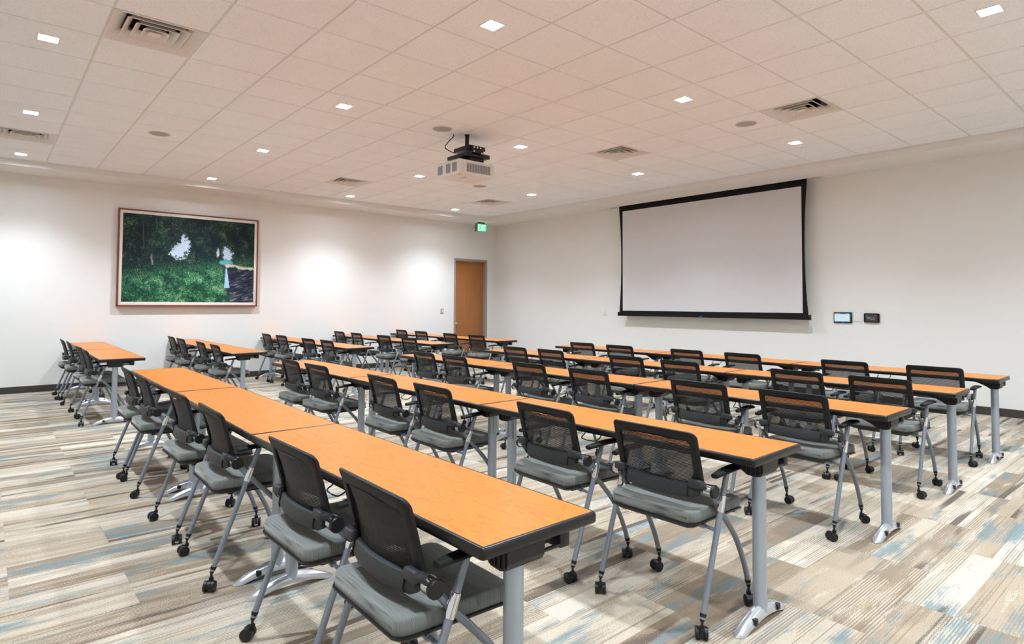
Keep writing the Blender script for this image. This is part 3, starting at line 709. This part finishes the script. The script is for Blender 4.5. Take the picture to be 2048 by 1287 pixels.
# ------------------------------------------------------------------ chairs
def back_x(y, z):                                # rear surface of the curved backrest
    t = (z-.545)/.29
    px = [-.158, -.148, -.152, -.168, -.190, -.217]
    f = max(0, min(4.999, t*5)); i = int(f); a = f-i
    return px[i]*(1-a) + px[i+1]*a - .040*(1-(y/.22)**2) * (1-.25*t)
def make_chair():
    root = empty('rolling_chair')               # faces +x; origin on the floor below the armrests
    # seat
    def seat_loop(ins, z, fx=.19, rx=-.222, hy=.226, dish=.016):
        out = []
        for x, y in rrect((fx-rx)/2-ins, hy-ins, max(.036-ins*.4, .008), 6, (fx+rx)/2, 0):
            e = (y/hy)**2
            if x < (fx+rx)/2: x -= .022*(1-e)*((fx+rx)/2-x)/((fx-rx)/2)
            out.append((x, y, z + dish*(e-.5)*(1 if x < .05 else .6) - (.012 if x > .13 else 0)*((x-.13)/.06)))
        return out
    bm = bmesh.new()
    loops(bm, [seat_loop(.004, .447), seat_loop(.0, .452), seat_loop(-.001, .470), seat_loop(.0, .488), seat_loop(.003, .494), seat_loop(.008, .4972), seat_loop(.018, .4985), seat_loop(.07, .500), seat_loop(.13, .5005), seat_loop(.18, .5005)])
    link('seat', finish(bm, 'seat', 60), 'fabric', root)
    bm = bmesh.new()
    loops(bm, [seat_loop(.06, .420), seat_loop(.022, .424), seat_loop(-.004, .441), seat_loop(-.007, .4485), seat_loop(.004, .4495)])
    pan = link('seat_pan', finish(bm, 'seat_pan', 50), 'black', root)
    link('seat_mechanism', mesh_boxes('seat_mechanism', [((-.15, -.17, .408), (.12, .17, .428))], .006), 'black', pan)
    # back frame
    n = 6; out = rrect(.222, .131, .028, n, 0, .704); inn = rrect(.184, .093, .018, n, 0, .697)
    rings = []
    for (yo, zo), (yi, zi) in zip(out, inn):
        my, mz, dy, dz = (yo+yi)/2, (zo+zi)/2, (yo-yi)/2, (zo-zi)/2; ring = []
        for k in range(10):
            a = 2*math.pi*k/10; ca, sa = math.cos(a), math.sin(a)
            ca = math.copysign(abs(ca)**.6, ca); sa = math.copysign(abs(sa)**.6, sa)
            y, z = my+dy*ca, mz+dz*ca; ring.append((back_x(y, z) + .010 + .010*sa, y, z))
        rings.append(ring)
    bm = bmesh.new(); loops(bm, rings, closed=True); link('back_frame', finish(bm, 'back_frame', 50), 'graphite', root)
    # horizontal mesh threads
    bm = bmesh.new(); zz = .607
    while zz < .795:
        R_ = []
        for k in range(9):
            y = -.186 + .372*k/8; x = back_x(y, zz) + .012
            R_.append([(x-.0008, y, zz-.0020), (x-.0008, y, zz+.0020), (x+.0008, y, zz+.0020), (x+.0008, y, zz-.0020)])
        loops(bm, R_); zz += .0054
    link('back_mesh', finish(bm, 'back_mesh', 0), 'mesh', root)
    # solid lower back panel
    bm = bmesh.new(); rings = []
    for k in range(17):
        y = -.205 + .41*k/16; e = max(0, abs(y)-.185)/.02
        z0, z1 = .545 + .012*e, .606 - .006*e
        rings.append([(back_x(y, z0)+.004, y, z0), (back_x(y, (z0+z1)/2)-.010, y, (z0+z1)/2-.01), (back_x(y, z1)-.006, y, z1-.004), (back_x(y, z1)+.004, y, z1), (back_x(y, z1)+.020, y, z1-.006), (back_x(y, z0)+.018, y, z0+.004)])
    loops(bm, rings); pn = link('lower_back_panel', finish(bm, 'lower_back_panel', 45), 'panel', root)
    for s in (-1, 1):
        bm = bmesh.new(); loops(bm, [[(back_x(.165, z)-.0115+dx, s*(.164), z), (back_x(.165, z)-.0115+dx, s*.166, z), (back_x(.165, z)-.006+dx, s*.166, z), (back_x(.165, z)-.006+dx, s*.164, z)] for z, dx in ((.549, .006), (.565, -.001), (.588, 0), (.602, .002))])
        link('panel_seam', finish(bm, 'panel_seam', 0), 'mesh', pn)
        # bracket arm from panel to hub
        bm = bmesh.new(); add_box(bm, (-.186, min(s*.168, s*.230), .592), (-.158, max(s*.168, s*.230), .628), .008, 2)
        add_tube(bm, [(-.172, s*.216, .610), (-.158, s*.224, .608), (-.142, s*.224, .596), (-.135, s*.222, .583)], [.016, .016, .017, .018], 12)
        br = link('back_bracket', finish(bm, 'back_bracket', 40), 'panel', root)
        bm = bmesh.new(); add_tube(bm, [(-.135, s*.228, .583), (-.135, s*.2625, .583)], .0265, 24); link('hub_ring', finish(bm, 'hub_ring', 40), 'chrome', br)
        bm = bmesh.new(); add_tube(bm, [(-.135, s*.261, .583), (-.135, s*.272, .583), (-.135, s*.276, .583)], [.0285, .0285, .025], 24); link('hub_cap', finish(bm, 'hub_cap', 40), 'black', br)
        # rear leg (straight, rear caster up to armrest)
        yl_ = s*.268
        bm = bmesh.new(); add_tube(bm, [(-.240, yl_, .088), (-.031, yl_, .648)], .0125, 16); rl = link('rear_leg', finish(bm, 'rear_leg', 40), 'silver', root)
        d = Vector((.209, 0, .56)).normalized(); c = Vector((-.078, yl_, .522))
        bm = bmesh.new(); add_tube(bm, [c-d*.036, c-d*.034, c+d*.034, c+d*.036], [.0135, .0152, .0152, .0135], 20); link('chrome_sleeve', finish(bm, 'chrome_sleeve', 40), 'chrome', rl)
        bm = bmesh.new(); add_tube(bm, [(-.232, yl_, .109), (-.240, yl_, .088), (-.243, yl_, .078)], [.0145, .0115, .008], 14); link('leg_cap', finish(bm, 'leg_cap', 40), 'black', rl)
        # front leg (from hub, curving down to front caster)
        yf = s*.243
        bm = bmesh.new(); add_tube(bm, [(-.135, yf, .583), (-.098, yf, .538), (-.060, yf, .492), (.010, yf, .420), (.085, yf, .335), (.140, yf, .245), (.178, yf, .165), (.202, yf, .096)], .0125, 14, 4)
        fl = link('front_leg', finish(bm, 'front_leg', 40), 'silver', root)
        bm = bmesh.new(); add_tube(bm, [(.196, yf, .116), (.203, yf, .092), (.205, yf, .078)], [.0145, .0115, .008], 14); link('leg_cap', finish(bm, 'leg_cap', 40), 'black', fl)
        bm = bmesh.new(); add_tube(bm, [(-.088, yf, .527), (-.068, yf+s*.02, .524)], .010, 10); link('pivot_pin', finish(bm, 'pivot_pin'), 'chrome', fl)
        # armrest
        bm = bmesh.new(); rings = []
        for k in range(11):
            q = k/10; x = -.135 + .225*q; hw_ = .030*(1-.45*(1-q)**3)*math.sqrt(max(.05, 1-max(0, (q-.9)/.1)**2*.9)); zc = .653 + .010*math.sin(q*2.2)-.004
            rings.append([(x, yl_+hw_*a, zc+b*.009) for a, b in ((-1, -.4), (-1, .4), (-.7, 1), (.7, 1), (1, .4), (1, -.4), (.6, -1), (-.6, -1))])
        loops(bm, rings); link('armrest', finish(bm, 'armrest', 50), 'black_soft', root)
        # pivot rod under seat
        bm = bmesh.new(); add_tube(bm, [(-.120, s*.17, .426), (-.120, s*.266, .418)], .0075, 10); add_tube(bm, [(-.120, s*.188, .425), (-.120, s*.212, .423)], .013, 12); link('seat_rod', finish(bm, 'seat_rod'), 'silver', root)
    # casters
    bm = bmesh.new()
    add_tube(bm, [(0, 0, .082), (0, 0, .056)], .0055, 10)
    n = 12; prof = [(-.018+.0225*math.cos(a), .026+.0225*math.sin(a)) for a in [R(-20) + R(220)*k/n for k in range(n+1)]]
    loops(bm, [[(x, y, z) for x, z in prof] for y in (-.008, .008)]); add_tube(bm, [(0, 0, .060), (0, 0, .044)], .011, 12)
    cm = finish(bm, 'caster', 40)
    bm = bmesh.new(); add_tube(bm, [(0, -.0085, 0), (0, -.0070, 0), (0, .0060, 0), (0, .0085, 0)], [.021, .0255, .0255, .019], 20); wm = finish(bm, 'wheel', 40)
    for x, y in ((-.243, .268), (-.243, -.268), (.205, .243), (.205, -.243)):
        c = link('caster', cm, 'black', root, (x, y, 0))
        for dy in (-.0175, .0175): link('wheel', wm, 'black', c, (-.018, dy, .0255))
    return root
ch0 = make_chair(); first = True
CH_LONG = {
 1: [(1.100, 5.909), (1.099, 5.215), (1.103, 4.188), (1.108, 3.441), (1.111, 2.362), (1.114, 1.714)],
 2: [(2.444, 5.90), (2.446, 5.165), (2.468, 4.131), (2.474, 3.454), (2.487, 2.386), (2.501, 1.696)],
 3: [(3.964, 5.896), (3.955, 5.152), (4.035, 4.22), (4.060, 3.502), (4.066, 2.46), (4.069, 1.775)],
 4: [(5.350, 5.925), (5.375, 5.292), (5.375, 4.154), (5.345, 3.454), (5.375, 2.342), (5.371, 1.708)],
 5: [(6.680, 5.991), (6.660, 5.265), (6.700, 4.282), (6.715, 3.554), (6.660, 2.449), (6.707, 1.708)]}
CH_SHORT = {
 1: [(1.062, 11.03), (1.081, 10.278), (1.087, 9.181), (1.085, 8.582)],
 2: [(2.485, 11.086), (2.470, 10.239), (2.484, 9.311), (2.480, 8.588)],
 3: [(3.999, 11.112), (4.019, 10.453), (4.000, 9.268), (4.040, 8.665)],
 4: [(5.440, 11.25), (5.430, 10.50), (5.410, 9.445), (5.380, 8.52)],
 5: [(6.800, 11.20), (6.770, 10.378), (6.723, 9.325), (6.750, 8.562)]}
def place_chair(x, y, lab, grp):
    global first
    y0 = 1.278 if y < 7.5 else 8.215; k = int((y-y0)//(TL+.0015)); a = y0 + k*(TL+.0015)      # stay clear of the table legs
    y = max(a+LEGY+.288, min(a+TL-LEGY2-.292, y))
    o = ch0 if first else copy_tree(ch0); first = False
    o.location = (x, y, 0); o.rotation_euler = (0, 0, R(random.uniform(-2.2, 2.2))); tag(o, lab, 'chair', grp)
    for c in o.children:
        if c.name.startswith('caster'): c.rotation_euler = (0, 0, R(random.choice((0, 90, 200, 300)) + random.uniform(-45, 45)))
for r, L in CH_LONG.items():
    for k, (x, y) in enumerate(L):
        place_chair(x, y, 'black mesh-back rolling chair, %s from the near end of the %s long desk row' % (ORD[5-k], ORD[r-1]), 'chairs of the long desk rows')
for r, L in CH_SHORT.items():
    for k, (x, y) in enumerate(L):
        place_chair(x, y, 'black mesh-back rolling chair, %s from the aisle in the %s short desk row' % (ORD[3-k], ORD[r-1]), 'chairs of the short desk rows')
